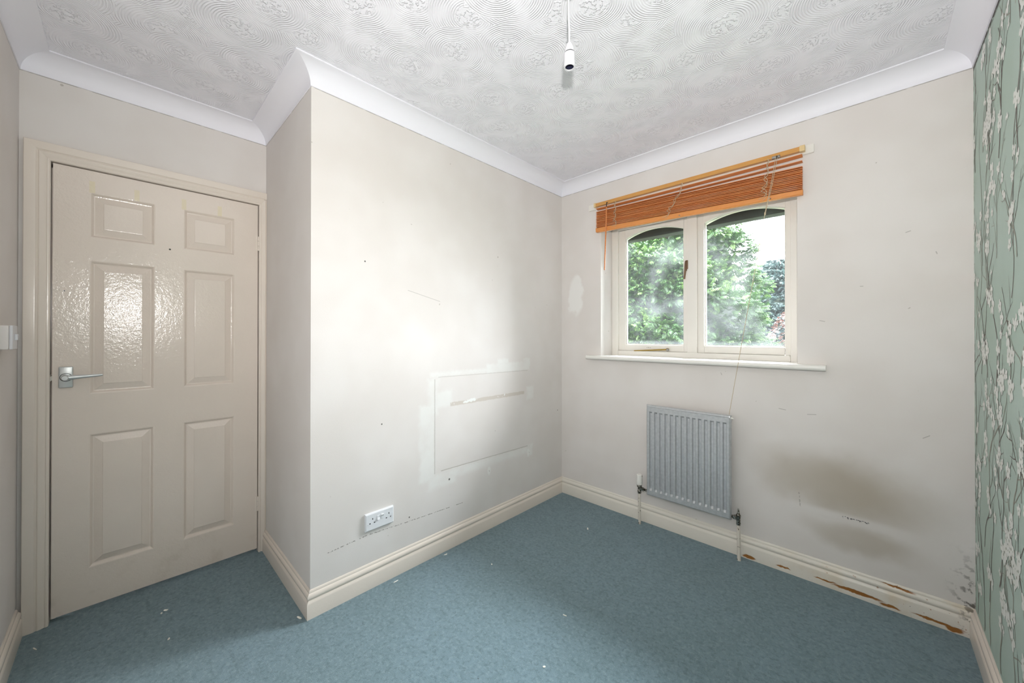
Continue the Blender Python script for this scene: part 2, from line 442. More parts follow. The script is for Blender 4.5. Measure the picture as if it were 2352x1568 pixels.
class B:
    """collects geometry for one mesh"""
    def __init__(s): s.bm = bmesh.new()
    def box(s, x0, x1, y0, y1, z0, z1, bev=0.0, seg=2):
        t = bmesh.new()
        bmesh.ops.create_cube(t, size=1.0)
        for v in t.verts:
            v.co = Vector(((x0 + x1) / 2 + v.co.x * (x1 - x0), (y0 + y1) / 2 + v.co.y * (y1 - y0), (z0 + z1) / 2 + v.co.z * (z1 - z0)))
        if bev:
            bmesh.ops.bevel(t, geom=list(t.edges), offset=bev, segments=seg, profile=0.5, affect='EDGES')
        s.add(t); return s
    def add(s, t):
        me = bpy.data.meshes.new('t'); t.to_mesh(me); t.free()
        s.bm.from_mesh(me); bpy.data.meshes.remove(me)
    def raw(s, verts, faces):
        vs = [s.bm.verts.new(v) for v in verts]
        for f in faces:
            try: s.bm.faces.new([vs[i] for i in f])
            except ValueError: pass
        return s
    def prism(s, poly, axis, a0, a1):
        """extrude a polygon along an axis; poly is 2D in the other two axes (in xyz order)"""
        n = len(poly)
        def P3(p, a):
            if axis == 'y': return (p[0], a, p[1])
            if axis == 'x': return (a, p[0], p[1])
            return (p[0], p[1], a)
        vs = [P3(p, a0) for p in poly] + [P3(p, a1) for p in poly]
        fs = [tuple(range(n)), tuple(range(2 * n - 1, n - 1, -1))]
        fs += [(i, (i + 1) % n, n + (i + 1) % n, n + i) for i in range(n)]
        return s.raw(vs, fs)
    def lathe(s, prof, origin, axis=(0, 0, 1), n=24, cap=True):
        """prof: list of (radius, height) along axis"""
        q = Vector((0, 0, 1)).rotation_difference(Vector(axis).normalized())
        o = Vector(origin); vs = []; fs = []
        for r, h in prof:
            for i in range(n):
                a = 2 * math.pi * i / n
                vs.append(o + q @ Vector((r * math.cos(a), r * math.sin(a), h)))
        for k in range(len(prof) - 1):
            for i in range(n):
                j = (i + 1) % n
                fs.append((k * n + i, k * n + j, (k + 1) * n + j, (k + 1) * n + i))
        if cap:
            fs.append(tuple(range(n - 1, -1, -1)))
            fs.append(tuple((len(prof) - 1) * n + i for i in range(n)))
        return s.raw(vs, fs)
    def tube(s, pts, r, n=8):
        pts = [Vector(p) for p in pts]; vs = []; fs = []
        rs = r if isinstance(r, (list, tuple)) else [r] * len(pts)
        up = None
        for k, p in enumerate(pts):
            t = (pts[min(k + 1, len(pts) - 1)] - pts[max(k - 1, 0)]).normalized()
            if up is None:
                up = Vector((0, 0, 1)) if abs(t.z) < .9 else Vector((1, 0, 0))
            a = (up - t * up.dot(t)); a = a.normalized() if a.length > 1e-6 else t.orthogonal().normalized()
            up = a; b = t.cross(a)
            for i in range(n):
                w = 2 * math.pi * i / n
                vs.append(p + (a * math.cos(w) + b * math.sin(w)) * rs[k])
        for k in range(len(pts) - 1):
            for i in range(n):
                j = (i + 1) % n
                fs.append((k * n + i, k * n + j, (k + 1) * n + j, (k + 1) * n + i))
        fs.append(tuple(range(n - 1, -1, -1))); fs.append(tuple((len(pts) - 1) * n + i for i in range(n)))
        return s.raw(vs, fs)
    def mesh(s, name, smooth=None, recalc=True):
        if recalc: bmesh.ops.recalc_face_normals(s.bm, faces=list(s.bm.faces))
        me = bpy.data.meshes.new(name); s.bm.to_mesh(me); s.bm.free()
        if smooth is not None:
            for p in me.polygons: p.use_smooth = True
            try: me.set_sharp_from_angle(angle=math.radians(smooth))
            except Exception: pass
        return me
    def obj(s, name, mat, parent=None, smooth=None, recalc=True):
        return link(name, s.mesh(name, smooth, recalc), mat, parent)

def tag(o, label, cat, group=None, kind=None):
    o['label'] = label; o['category'] = cat
    if group: o['group'] = group
    if kind: o['kind'] = kind
    return o
def empty(name, loc=(0, 0, 0)):
    """an empty at the thing's base; children keep world coordinates"""
    o = bpy.data.objects.new(name, None); COL.objects.link(o)
    o.empty_display_size = 0.05
    o.location = loc
    return o
def adopt(parent, *kids):
    for k in kids:
        k.parent = parent
        k.matrix_parent_inverse = Matrix.Translation(-Vector(parent.location)) if parent.type == 'EMPTY' else Matrix.Identity(4)
    return parent

# ------------------------------------------------------------------ room shell
E0 = 0.14                          # wall thickness
b = B().box(-1.95, LX + 0.3, -3.1, WT, -0.12, 0.0)
tag(b.obj('floor', M_CARPET), 'worn teal green carpet covering the whole floor', 'floor', kind='structure')
b = B().box(-1.95, LX + 0.3, -3.1, WT, H, H + 0.12)
ceil_o = tag(b.obj('ceiling', M_CEIL), 'white ceiling with swirled textured plaster', 'ceiling', kind='structure')

def holed(b, x0, x1, z0, z1, hx0, hx1, hz0, hz1, f0, f1, axis):
    """a slab between f0 and f1 with a rectangular hole, one closed mesh"""
    xs = [x0, hx0, hx1, x1]; zs = [z0, hz0, hz1, z1]
    def P3(x, z, f): return (x, f, z) if axis == 'y' else (f, x, z)
    vs = []; idx = {}
    for k, f in enumerate((f0, f1)):
        for i in range(4):
            for j in range(4):
                idx[(i, j, k)] = len(vs); vs.append(P3(xs[i], zs[j], f))
    fs = []
    for i in range(3):
        for j in range(3):
            if i == 1 and j == 1: continue
            if hz0 <= z0 and i == 1 and j == 0: continue
            for k in (0, 1):
                fs.append((idx[(i, j, k)], idx[(i + 1, j, k)], idx[(i + 1, j + 1, k)], idx[(i, j + 1, k)]))
    def side(a, c): fs.append((idx[(*a, 0)], idx[(*c, 0)], idx[(*c, 1)], idx[(*a, 1)]))
    for t in range(3):
        side((t, 3), (t + 1, 3)); side((0, t), (0, t + 1)); side((3, t), (3, t + 1))
        if not (hz0 <= z0 and t == 1): side((t, 0), (t + 1, 0))
    side((1, 1), (1, 2)); side((2, 1), (2, 2)); side((1, 2), (2, 2))
    if hz0 > z0: side((1, 1), (2, 1))
    else:
        side((1, 0), (1, 1)) if zs[0] != zs[1] else None
        side((2, 0), (2, 1)) if zs[0] != zs[1] else None
    return b.raw(vs, fs)

b = holed(B(), -0.1, LX + 0.2, 0, H, OX0, OX1, OZ0, OZ1, 0.0, 0.2, 'y')
wall_back = tag(b.obj('wall_back', M_WALL_W), 'beige painted window wall with brown damp stain and radiator', 'wall', kind='structure')
b = holed(B(), -0.1, LX + 0.2, -0.5, H + .3, OX0, OX1, OZ0 - .02, 2.10, 0.2, WT, 'y')
outer = b.obj('outer_brick_leaf', M_BRICK, wall_back)
b = B().box(OX0, OX1, 0.262, 0.345, 1.985, 2.0995)
b.obj('lintel', M_LINTEL, wall_back)

b = B().box(-E0, 0, -LY, 0, 0, H)
tag(b.obj('wall_left', M_WALL_L), 'beige wall with filler-patched old hatch above double socket', 'wall', kind='structure')
b = B().box(-DX - .0, -E0, -LY, -LY + E0, 0, H)
tag(b.obj('wall_alcove', M_WALL), 'narrow beige return wall between door and projecting corner', 'wall', kind='structure')
b = holed(B(), -L2, -LY, 0, H, DY0 - 0.030, DY1 + 0.022, 0.0, DZ1 + 0.03, -DX - 0.11, -DX, 'x')
tag(b.obj('wall_door', M_WALL), 'beige wall around the panelled door', 'wall', kind='structure')
b = B().box(-DX - .11, LX, -L2 - E0, -L2, 0, H)
tag(b.obj('wall_front', M_WALL), 'beige wall with light switch at left edge', 'wall', kind='structure')
b = B().box(LX, LX + 0.2, -L2 - E0, 0, 0, H)
wall_right = tag(b.obj('wall_right', M_PAPER), 'pale green wallpapered wall with blossom branches', 'wall', kind='structure')
# the dark hall behind the closed door
b = B(); b.box(-1.9, -1.8, -3.05, -1.5, 0, H); b.box(-1.8, -DX - .11, -3.05, -2.95, 0, H); b.box(-1.8, -DX - .11, -1.55, -1.45, 0, H)
tag(b.obj('wall_hall', M_WALL), 'plain hall walls behind the closed door', 'wall', kind='structure')

# sweeps along walls
def sweep(name, p0, p1, n, m0, m1, prof, mat, smooth=25):
    p0 = Vector((*p0, 0)); p1 = Vector((*p1, 0)); n = Vector((*n, 0)); t = (p1 - p0).normalized()
    vs = []; k = len(prof)
    for d, z in prof: vs.append(p0 + n * d + t * (m0 * d) + Vector((0, 0, z)))
    for d, z in prof: vs.append(p1 + n * d - t * (m1 * d) + Vector((0, 0, z)))
    fs = [(i, (i + 1) % k, k + (i + 1) % k, k + i) for i in range(k)] + [tuple(range(k)), tuple(range(2 * k - 1, k - 1, -1))]
    return B().raw(vs, fs).obj(name, mat, None, smooth)
WALLS = {
    'back': ((0, 0), (LX, 0), (0, -1), 1, 1),
    'right': ((LX, 0), (LX, -L2), (-1, 0), 1, 1),
    'front': ((LX, -L2), (-DX, -L2), (0, 1), 1, 1),
    'door': ((-DX, -L2), (-DX, -LY), (1, 0), 1, 1),
    'alcove': ((-DX, -LY), (0, -LY), (0, -1), 1, -1),
    'left': ((0, -LY), (0, 0), (1, 0), -1, 1),
}
cov = [(0, HC), (0.004, HC)]
for i in range(15):
    a = math.pi / 2 * i / 14
    cov.append((0.004 + (PC - 0.009) * (1 - math.cos(a)), HC + 0.004 + (H - HC - 0.010) * math.sin(a)))
cov += [(PC - 0.004, H - 0.006), (PC, H - 0.005), (PC, H), (0, H)]
names_c = {'back': 'over the window wall', 'right': 'over the wallpapered wall', 'front': 'over the light switch wall', 'door': 'over the door', 'alcove': 'over the narrow return wall', 'left': 'over the filler-patched wall'}
for i, (w, (p0, p1, n, a, c)) in enumerate(WALLS.items()):
    o = sweep('trim_%d' % (i + 1), p0, p1, n, a, c, cov, M_CORN)
    tag(o, 'white coved cornice ' + names_c[w], 'cornice', kind='structure')
bp = [(0, 0), (.018, 0), (.018, .066), (.0165, .071), (.012, .078), (.0105, .080), (.0105, .083), (.0135, .0845), (.0155, .089), (.0155, .095), (.0135, .101), (.009, .106), (.0065, .1075), (.0065, .113), (.005, .117), (.002, .120), (0, .120)]
for w, lab, mt in (('back', 'chipped white skirting board under the window and radiator', M_BASEW), ('right', 'cream skirting board below the green wallpaper', M_TRIM), ('left', 'cream skirting board under the filler-patched wall', M_TRIM)):
    p0, p1, n, a, c = WALLS[w]
    tag(sweep('baseboard_' + w, p0, p1, n, a, c, bp, mt), lab, 'skirting board', kind='structure')
p0, p1, n, a, c = WALLS['front']
tag(sweep('baseboard_front', p0, (-DX + .02, -L2), n, a, 0, bp, M_TRIM), 'cream skirting board at far left edge of the floor', 'skirting board', kind='structure')
p0, p1, n, a, c = WALLS['alcove']
tag(sweep('baseboard_alcove', (-DX + .019, -LY), p1, n, 0, c, bp, M_TRIM), 'short cream skirting board on the narrow return wall', 'skirting board', kind='structure')

# ------------------------------------------------------------------ wallpaper print (flat print on the right wall)
rw = random.Random(21)
twig, twig2, blos, heart = B(), B(), B(), B()
px_ = LX - 0.0004
lift = [0]
def lifted():
    lift[0] = (lift[0] + 1) % 97
    return lift[0] * 3e-6
def strip(bb, pts, w0, w1, off=0.0):
    vs = []; n = len(pts); off = lifted()
    for i, p in enumerate(pts):
        q = pts[min(i + 1, n - 1)]; r = pts[max(i - 1, 0)]
        dx, dy = q[0] - r[0], q[1] - r[1]; L = math.hypot(dx, dy) or 1
        w = (w0 + (w1 - w0) * i / (n - 1)) * (0.8 + 0.4 * rw.random())
        vs.append((px_ - off, p[0] - dy / L * w, p[1] + dx / L * w)); vs.append((px_ - off, p[0] + dy / L * w, p[1] - dx / L * w))
    bb.raw(vs, [(2 * i, 2 * i + 1, 2 * i + 3, 2 * i + 2) for i in range(n - 1)])
def blossom(y, z, s):
    if not (-2.7 < y < -.012 and .14 < z < 2.34): return
    np_ = rw.choice((3, 4, 5, 5)); a0 = rw.random() * 6.28
    for k in range(np_):
        a = a0 + 6.283 * k / 5 + rw.uniform(-.15, .15)
        cy, cz = y + math.cos(a) * s * .55, z + math.sin(a) * s * .55
        ring = []; lf = lifted()
        for i in range(8):
            w = 6.283 * i / 8; e1 = s * .55 * math.cos(w); e2 = s * .38 * math.sin(w)
            yy = min(-.004, cy + e1 * math.cos(a) - e2 * math.sin(a))
            ring.append((px_ - .0004 - lf, yy, cz + e1 * math.sin(a) + e2 * math.cos(a)))
        blos.raw(ring, [tuple(range(8))])
    ring = [(px_ - .0008 - lf, min(-.004, y + s * .16 * math.cos(6.283 * i / 6)), z + s * .16 * math.sin(6.283 * i / 6)) for i in range(6)]
    heart.raw(ring, [tuple(range(6))])
def twiglet(bb, y, z, ang, L, w, depth):
    pts = [(y, z)]; a = ang
    n = max(3, int(L / .03))
    for i in range(n):
        a += rw.uniform(-.35, .35) + (math.pi / 2 - a) * .10
        y += math.cos(a) * L / n; z += math.sin(a) * L / n
        if not (-2.75 < y < -.003 and .125 < z < 2.365): break
        pts.append((y, z))
    if len(pts) < 3: return
    strip(bb, pts, w, w * .35)
    if depth > 0:
        for i in range(1, len(pts) - 1):
            if rw.random() < .26:
                sgn = rw.choice((-1, 1))
                twiglet(bb, *pts[i], ang + sgn * rw.uniform(.5, 1.15), L * rw.uniform(.25, .5), w * .6, depth - 1)
            if rw.random() < .10:
                for _ in range(rw.choice((1, 1, 2, 3))): blossom(pts[i][0] + rw.uniform(-.03, .03), pts[i][1] + rw.uniform(-.03, .03), rw.uniform(.018, .032))
    if rw.random() < .3: blossom(pts[-1][0], pts[-1][1], rw.uniform(.014, .026))
for k in range(20):
    y0 = -0.02 - k * 0.135 + rw.uniform(-.03, .03)
    z = .12 - rw.random() * .3
    while z < 2.3:
        Ls = rw.uniform(.35, .6)
        twiglet(twig if rw.random() < .62 else twig2, y0 + rw.uniform(-.03, .03), max(.13, z), math.pi / 2 + rw.uniform(-.25, .25), Ls, rw.uniform(.0028, .0052), 2)
        z += Ls * rw.uniform(.7, .95)
for nm, bb, mt in (('twig_print', twig, M_TWIG), ('pale_twig_print', twig2, M_TWIG2), ('blossom_print', blos, M_BLOS), ('blossom_heart_print', heart, M_BLOSC)):
    o = bb.obj(nm, mt, wall_right, recalc=False); o['kind'] = 'stuff'

# ------------------------------------------------------------------ door
door = empty('door_1', (-DX, (DY0 + DY1) / 2, 0))
tag(door, 'cream gloss six-panel door with silver lever handle', 'door', kind='structure')
FX = -DX + 0.002                 # face of the leaf
YB = [DY0, -2.585, -2.367, -2.258, -2.040, DY1]
ZB = [DZ0, 0.195, 0.803, 0.986, 1.595, 1.700, 1.907, DZ1]
b = B()
TH = 0.035
vs = []; idx = {}
for k, f in enumerate((FX, FX - TH)):
    for i, y in enumerate(YB):
        for j, z in enumerate(ZB):
            idx[(i, j, k)] = len(vs); vs.append((f, y, z))
fs = []
hole = {(i, j) for i in (1, 3) for j in (1, 3, 5)}
for i in range(5):
    for j in range(7):
        if (i, j) in hole: continue
        for k in (0, 1):
            fs.append((idx[(i, j, k)], idx[(i + 1, j, k)], idx[(i + 1, j + 1, k)], idx[(i, j + 1, k)]))
def sd(a, c): fs.append((idx[(*a, 0)], idx[(*c, 0)], idx[(*c, 1)], idx[(*a, 1)]))
for i in range(5): sd((i, 0), (i + 1, 0)); sd((i, 7), (i + 1, 7))
for j in range(7): sd((0, j), (0, j + 1)); sd((5, j), (5, j + 1))
for (i, j) in hole:
    sd((i, j), (i + 1, j)); sd((i, j + 1), (i + 1, j + 1)); sd((i, j), (i, j + 1)); sd((i + 1, j), (i + 1, j + 1))
leaf = b.raw(vs, fs).obj('leaf', M_DOOR)
adopt(door, leaf)
for (i, j) in sorted(hole):
    y0, y1, z0, z1 = YB[i], YB[i + 1], ZB[j], ZB[j + 1]
    rings = [(0, 0.0), (.004, -.0012), (.007, -.0045), (.012, -.0110), (.016, -.0118), (.018, -.0110), (.043, -.0012), (.0445, .0004), (.046, .0006)]
    vs, fs = [], []
    for d, h in rings:
        vs += [(FX + h, y0 + d, z0 + d), (FX + h, y1 - d, z0 + d), (FX + h, y1 - d, z1 - d), (FX + h, y0 + d, z1 - d)]
    for k in range(len(rings) - 1):
        for q in range(4):
            fs.append((4 * k + q, 4 * k + (q + 1) % 4, 4 * k + 4 + (q + 1) % 4, 4 * k + 4 + q))
    k = len(rings) - 1; fs.append((4 * k, 4 * k + 1, 4 * k + 2, 4 * k + 3))
    n0 = len(vs); vs += [(FX - TH, y0, z0), (FX - TH, y1, z0), (FX - TH, y1, z1), (FX - TH, y0, z1)]
    fs.append((n0 + 3, n0 + 2, n0 + 1, n0))
    for q in range(4): fs.append((q, (q + 1) % 4, n0 + (q + 1) % 4, n0 + q))
    adopt(door, B().raw(vs, fs).obj('panel', M_DOOR))
# lining and stop
b = B()
b.box(-DX - .11, -DX, DY0 - .030, DY0 - .006, 0.0, DZ1 + .03)
b.box(-DX - .11, -DX, DY1 + .004, DY1 + .022, 0.0, DZ1 + .03)
b.box(-DX - .11, -DX, DY0 - .030, DY1 + .022, DZ1 + .005, DZ1 + .03)
b.box(-DX - .075, -DX - .040, DY0 - .006, DY0 + .010, 0.0, DZ1 + .005)
b.box(-DX - .075, -DX - .040, DY1 - .010, DY1 + .004, 0.0, DZ1 + .005)
b.box(-DX - .075, -DX - .040, DY0 - .006, DY1 + .004, DZ1 - .010, DZ1 + .005)
adopt(door, b.obj('lining', M_TRIM))
# architrave: profile (distance from inner edge, proud of wall)
ap = [(0, 0), (0, .009), (.004, .0125), (.008, .013), (.010, .011), (.013, .011), (.022, .0165), (.028, .0185), (.031, .018), (.033, .0155), (.035, .0155), (.040, .0205), (.043, .021), (.070, .021), (.072, .0195), (.072, 0)]
ya, yb_, zt = DY0 - .0065, DY1 + .0045, DZ1 + .0055
def arch_piece(path_dir):
    vs = []; fs = []; k = len(ap)
    if path_dir == 'left':
        e = [[(-DX + h, ya - d, 0.0) for d, h in ap], [(-DX + h, ya - d, zt + d) for d, h in ap]]
    elif path_dir == 'right':
        clip = -LY - 0.0005
        e = [[(-DX + h, min(clip, yb_ + d), 0.0) for d, h in ap], [(-DX + h, min(clip, yb_ + d), zt + d) for d, h in ap]]
    else:
        clip = -LY - 0.0005
        e = [[(-DX + h, ya - d, zt + d) for d, h in ap], [(-DX + h, min(clip, yb_ + d), zt + d) for d, h in ap]]
    vs = e[0] + e[1]
    fs = [(i, (i + 1) % k, k + (i + 1) % k, k + i) for i in range(k)] + [tuple(range(k)), tuple(range(2 * k - 1, k - 1, -1))]
    return B().raw(vs, fs).obj('architrave', M_TRIM, None, 25)
for d_ in ('left', 'right', 'top'): adopt(door, arch_piece(d_))
# hinges
for zc in (1.785, 0.28):
    b = B()
    for k in range(3):
        b.lathe([(.0001, -.0135), (.0052, -.0130), (.0052, .0130), (.0001, .0135)], (FX + .003, DY1 + .002, zc + (k - 1) * .0275), n=12)
    b.box(FX - .001, FX + .0012, DY1 - .012, DY1 + .002, zc - .041, zc + .041)
    adopt(door, b.obj('hinge', M_TRIM, None, 40))
b = B().box(FX - .02, FX - .006, DY0 - .0062, DY0 + .001, 1.052, 1.083)
adopt(door, b.obj('latch', M_TCHROME))
# handle
b = B().box(FX, FX + .009, -2.675, -2.632, 1.022, 1.115, .004, 3)
hp = b.obj('handle_plate', M_ALU, None, 30)
adopt(door, hp)
b = B().lathe([(.0001, 0), (.0165, 0), (.0165, .003), (.0125, .004), (.0115, .030), (.0115, .045), (.009, .050), (.0001, .050)], (FX + .009, -2.653, 1.068), (1, 0, 0), 24)
prof = [(-2.655, .0115, .010), (-2.640, .0105, .009), (-2.615, .0085, .007), (-2.580, .0068, .006), (-2.550, .0055, .0052), (-2.541, .0042, .004)]
vs, fs = [], []
for y, hz, hx in prof:
    zc = 1.068 + (y + 2.655) * .055
    for q in range(10):
        a = 6.2832 * q / 10
        vs.append((FX + .047 + hx * math.cos(a), y, zc + hz * math.sin(a)))
for k in range(len(prof) - 1):
    for q in range(10): fs.append((10 * k + q, 10 * k + (q + 1) % 10, 10 * k + 10 + (q + 1) % 10, 10 * k + 10 + q))
fs += [tuple(range(10)), tuple(range(10 * len(prof) - 1, 10 * len(prof) - 11, -1))]
b.raw(vs, fs)
lev = b.obj('lever', M_ALU, None, 35); adopt(hp, lev)
b = B().lathe([(.0185, .0), (.0185, .0006), (.0165, .0006), (.0165, 0)], (FX + .0091, -2.653, 1.068), (1, 0, 0), 24, cap=False)
adopt(hp, b.obj('bearing_ring', M_DARK))

# ------------------------------------------------------------------ window
win = empty('window_1', (0.93, YF, 1.10))
tag(win, 'white two-light timber window with arched heads and misted glass', 'window', kind='structure')
def arc(x0, x1, z, sag, n=18):
    c = x1 - x0; r = (c * c / 4 + sag * sag) / (2 * sag); cx = (x0 + x1) / 2; cz = z + sag - r
    t = math.asin(c / 2 / r)
    return [(cx + r * math.sin(-t + 2 * t * i / n), cz + r * math.cos(-t + 2 * t * i / n)) for i in range(n + 1)]
FB = 0.245                       # back of the frame
# outer frame members
JL, JR = OX0, OX1
b = B().box(JL, 0.402, YF, FB, 1.100, OZ1, .003); adopt(win, b.obj('jamb', M_WIN))
b = B().box(1.460, JR, YF, FB, 1.100, OZ1, .003); adopt(win, b.obj('jamb', M_WIN))
b = B().box(0.905, 0.966, YF, FB, 1.138, 2.052, .003); adopt(win, b.obj('mullion', M_WIN))
b = B().box(0.402, 1.460, YF - .003, FB + .02, 1.104, 1.1395, .004); adopt(win, b.obj('bottom_rail', M_WIN))
b = B().box(0.402, 1.460, YF, FB, 2.052, OZ1, .003); adopt(win, b.obj('head', M_WIN))
SA = .045
def arch_head(x0, x1, px0, px1, zs, ztop, y0, y1):
    top = arc(px0, px1, zs, SA)
    poly = [(x0, zs), (px0, zs)] + top[1:-1] + [(px1, zs), (x1, zs), (x1, ztop), (x0, ztop)]
    # triangulate in strips so the concave outline stays clean
    b = B(); vs = []; fs = []
    lo = [(x0, zs)] + top + [(x1, zs)]
    n = len(lo)
    for y in (y0, y1):
        vs += [(p[0], y, p[1]) for p in lo] + [(p[0], y, ztop) for p in lo]
    for i in range(n - 1):
        fs.append((i, i + 1, n + i + 1, n + i)); o_ = 2 * n
        fs.append((o_ + i, o_ + i + 1, o_ + n + i + 1, o_ + n + i))
        fs.append((i, i + 1, o_ + i + 1, o_ + i)); fs.append((n + i, n + i + 1, o_ + n + i + 1, o_ + n + i))
    fs.append((0, n, 3 * n, 2 * n)); fs.append((n - 1, 2 * n - 1, 4 * n - 1, 3 * n - 1))
    return b.raw(vs, fs)
def pane(x0, x1, z0, zs, y, name):
    poly = [(x0, z0), (x1, z0)] + list(reversed(arc(x0, x1, zs, SA)))
    return B().prism(poly, 'y', y, y + .004).obj('pane', M_GLASS)
def bead(x0, x1, z0, zs, y0, y1, w):
    """thin glazing bead lining the aperture"""
    o_ = [(x0, z0), (x1, z0)] + list(reversed(arc(x0, x1, zs, SA)))
    i_ = [(x0 + w, z0 + w), (x1 - w, z0 + w)] + list(reversed(arc(x0 + w, x1 - w, zs, SA - w * .6)))
    n = len(o_); vs = [(p[0], y, p[1]) for y in (y0, y1) for q in (o_, i_) for p in q]; fs = []
    for i in range(n):
        j = (i + 1) % n
        fs += [(i, j, n + j, n + i), (2 * n + i, 2 * n + j, 3 * n + j, 3 * n + i), (n + i, n + j, 3 * n + j, 3 * n + i), (i, j, 2 * n + j, 2 * n + i)]
    return B().raw(vs, fs)
# left opening casement
SY0, SY1 = 0.188, 0.230
sash = B().box(0.392, 0.455, SY0, SY1, 1.1400, 2.050, .003).obj('casement', M_WIN)
adopt(win, sash)
def sub(o): adopt(sash, o)
sub(B().box(0.876, 0.925, SY0, SY1, 1.1400, 2.050, .003).obj('stile', M_WIN))
sub(B().box(0.455, 0.876, SY0, SY1, 1.1400, 1.186, .003).obj('rail', M_WIN))
sub(arch_head(0.455, 0.876, 0.457, 0.874, 1.984, 2.050, SY0, SY1).obj('arched_rail', M_WIN))
sub(bead(0.455, 0.876, 1.186, 1.984, .200, .206, .006).obj('glazing_bead', M_WIN))
sub(pane(0.457, 0.874, 1.188, 1.982, .207, 'pane'))
# casement fastener
b = B()
b.box(.893, .903, .172, .1885, 1.690, 1.757, .002)
b.tube([(.899, .170, 1.752), (.899, .163, 1.735), (.897, .160, 1.700), (.893, .160, 1.665), (.890, .161, 1.640), (.889, .162, 1.632)], [.0085, .0085, .0075, .0065, .006, .0055], 10)
b.box(.897, .912, .158, .172, 1.697, 1.757, .003)
sub(b.obj('fastener', M_BRONZE, None, 40))
# stay on the bottom rail
b = B()
b.tube([(.535, .162, 1.1415), (.60, .164, 1.1445), (.70, .170, 1.151), (.765, .174, 1.1555)], [.0035, .0045, .005, .005], 8)
b.lathe([(.0001, 0), (.009, 0), (.009, .012), (.005, .016), (.0001, .016)], (.772, .184, 1.156), (0, -1, 0), 14)
st_ = b.obj('stay', M_BRASS, None, 40); sub(st_)
b = B().lathe([(.0001, 0), (.010, 0), (.0105, .006), (.006, .011), (.0001, .011)], (.776, .172, 1.153), (0, -1, 0), 14)
sub(b.obj('stay_knob', M_CHROME, None, 40))
b = B()
for k in range(3): b.lathe([(.0001, 0), (.0026, 0), (.0026, .002), (.0001, .002)], (.622 + .012 * k, .1885, 1.166), (0, -1, 0), 8)
sub(b.obj('stay_screw', M_TCHROME))
# right fixed light
FYa = 0.185
b = B().box(0.966, 1.004, FYa, FB, 1.1395, 2.052, .002); adopt(win, b.obj('rebate_stile', M_WIN))
b = B().box(1.434, 1.460, FYa, FB, 1.1395, 2.052, .002); adopt(win, b.obj('rebate_stile', M_WIN))
b = B().box(1.006, 1.432, FYa - .006, FB - .02, 1.1405, 1.186, .003)
fx = b.obj('fixed_light', M_WIN); adopt(win, fx)
def sub2(o): adopt(fx, o)
sub2(arch_head(1.004, 1.434, 1.006, 1.432, 1.990, 2.052, FYa, FB).obj('arched_rail', M_WIN))
sub2(bead(1.004, 1.434, 1.186, 1.990, .206, .212, .005).obj('glazing_bead', M_WIN))
sub2(pane(1.006, 1.432, 1.188, 1.988, .213, 'pane'))
# window board
vs = [(-.050 + .012 * (1 - math.cos(a)) - .0, 1.0905 + .0145 * math.sin(a)) for a in [math.pi / 2 * k / 5 for k in range(5, -6, -1)]]
prof_s = [(-.038, 1.105)] + [(-.038 - .014 * math.cos(a), 1.091 + .014 * math.sin(a)) for a in [math.pi / 2 - math.pi * k / 10 for k in range(11)]] + [(-.0, 1.077), (-.0, 1.105)]
b = B().prism(prof_s, 'x', 0.256, 1.626)
b.box(OX0, OX1, -.0, FB, 1.0805, 1.105)
board = b.obj('window_sill', M_SILL, None, 30); adopt(win, board)

# ------------------------------------------------------------------ blind
b = B().box(0.258, 1.580, -.012, 0.0, 2.191, 2.235, .0015)
tag(b.obj('mounting_batten', M_WIN), 'long white batten on the wall behind the blind headrail', 'batten')
blind = empty('venetian_blind', (0.93, -.05, 1.96))
tag(blind, 'orange wooden venetian blind pulled up crookedly above the window', 'blind')
b = B().box(0.330, 1.530, -.038, -.0125, 2.203, 2.228, .002)
hr = b.obj('headrail', M_HEAD); adopt(blind, hr)
b = B().box(0.318, 0.334, -.041, -.0125, 2.200, 2.231, .003); adopt(hr, b.obj('end_cap', M_ENDCAP))
b = B().box(1.524, 1.547, -.041, -.0125, 2.200, 2.231, .003)
adopt(hr, b.obj('end_cap', M_ENDCAP))
b = B().box(1.408, 1.444, -.044, -.030, 2.199, 2.212, .002); adopt(hr, b.obj('cord_lock', M_TCHROME))
rs = random.Random(5)
def slat(zl, zr, tilt, dy=0.0, th=.003, wd=.025, sag=0.0):
    """slat from left end height zl to right end height zr, tilted about its length"""
    x0, x1 = 0.338, 1.536
    ct, st__ = math.cos(tilt), math.sin(tilt)
    vs = []; NX = 7
    for k in range(NX):
        f = k / (NX - 1); x = x0 + (x1 - x0) * f; z = zl + (zr - zl) * f - sag * 4 * f * (1 - f)
        for (p, q) in ((-wd / 2, -th / 2), (-wd * .25, -th / 2 - .0006), (wd * .25, -th / 2 - .0006), (wd / 2, -th / 2), (wd / 2, th / 2), (wd * .25, th / 2 + .0006), (-wd * .25, th / 2 + .0006), (-wd / 2, th / 2)):
            vs.append((x, -.027 + dy + p * ct - q * st__, z + p * st__ + q * ct))
    fs = [(8 * k + i, 8 * k + (i + 1) % 8, 8 * k + 8 + (i + 1) % 8, 8 * k + 8 + i) for k in range(NX - 1) for i in range(8)]
    fs += [tuple(range(8)), tuple(range(8 * NX - 1, 8 * NX - 9, -1))]
    return B().raw(vs, fs)
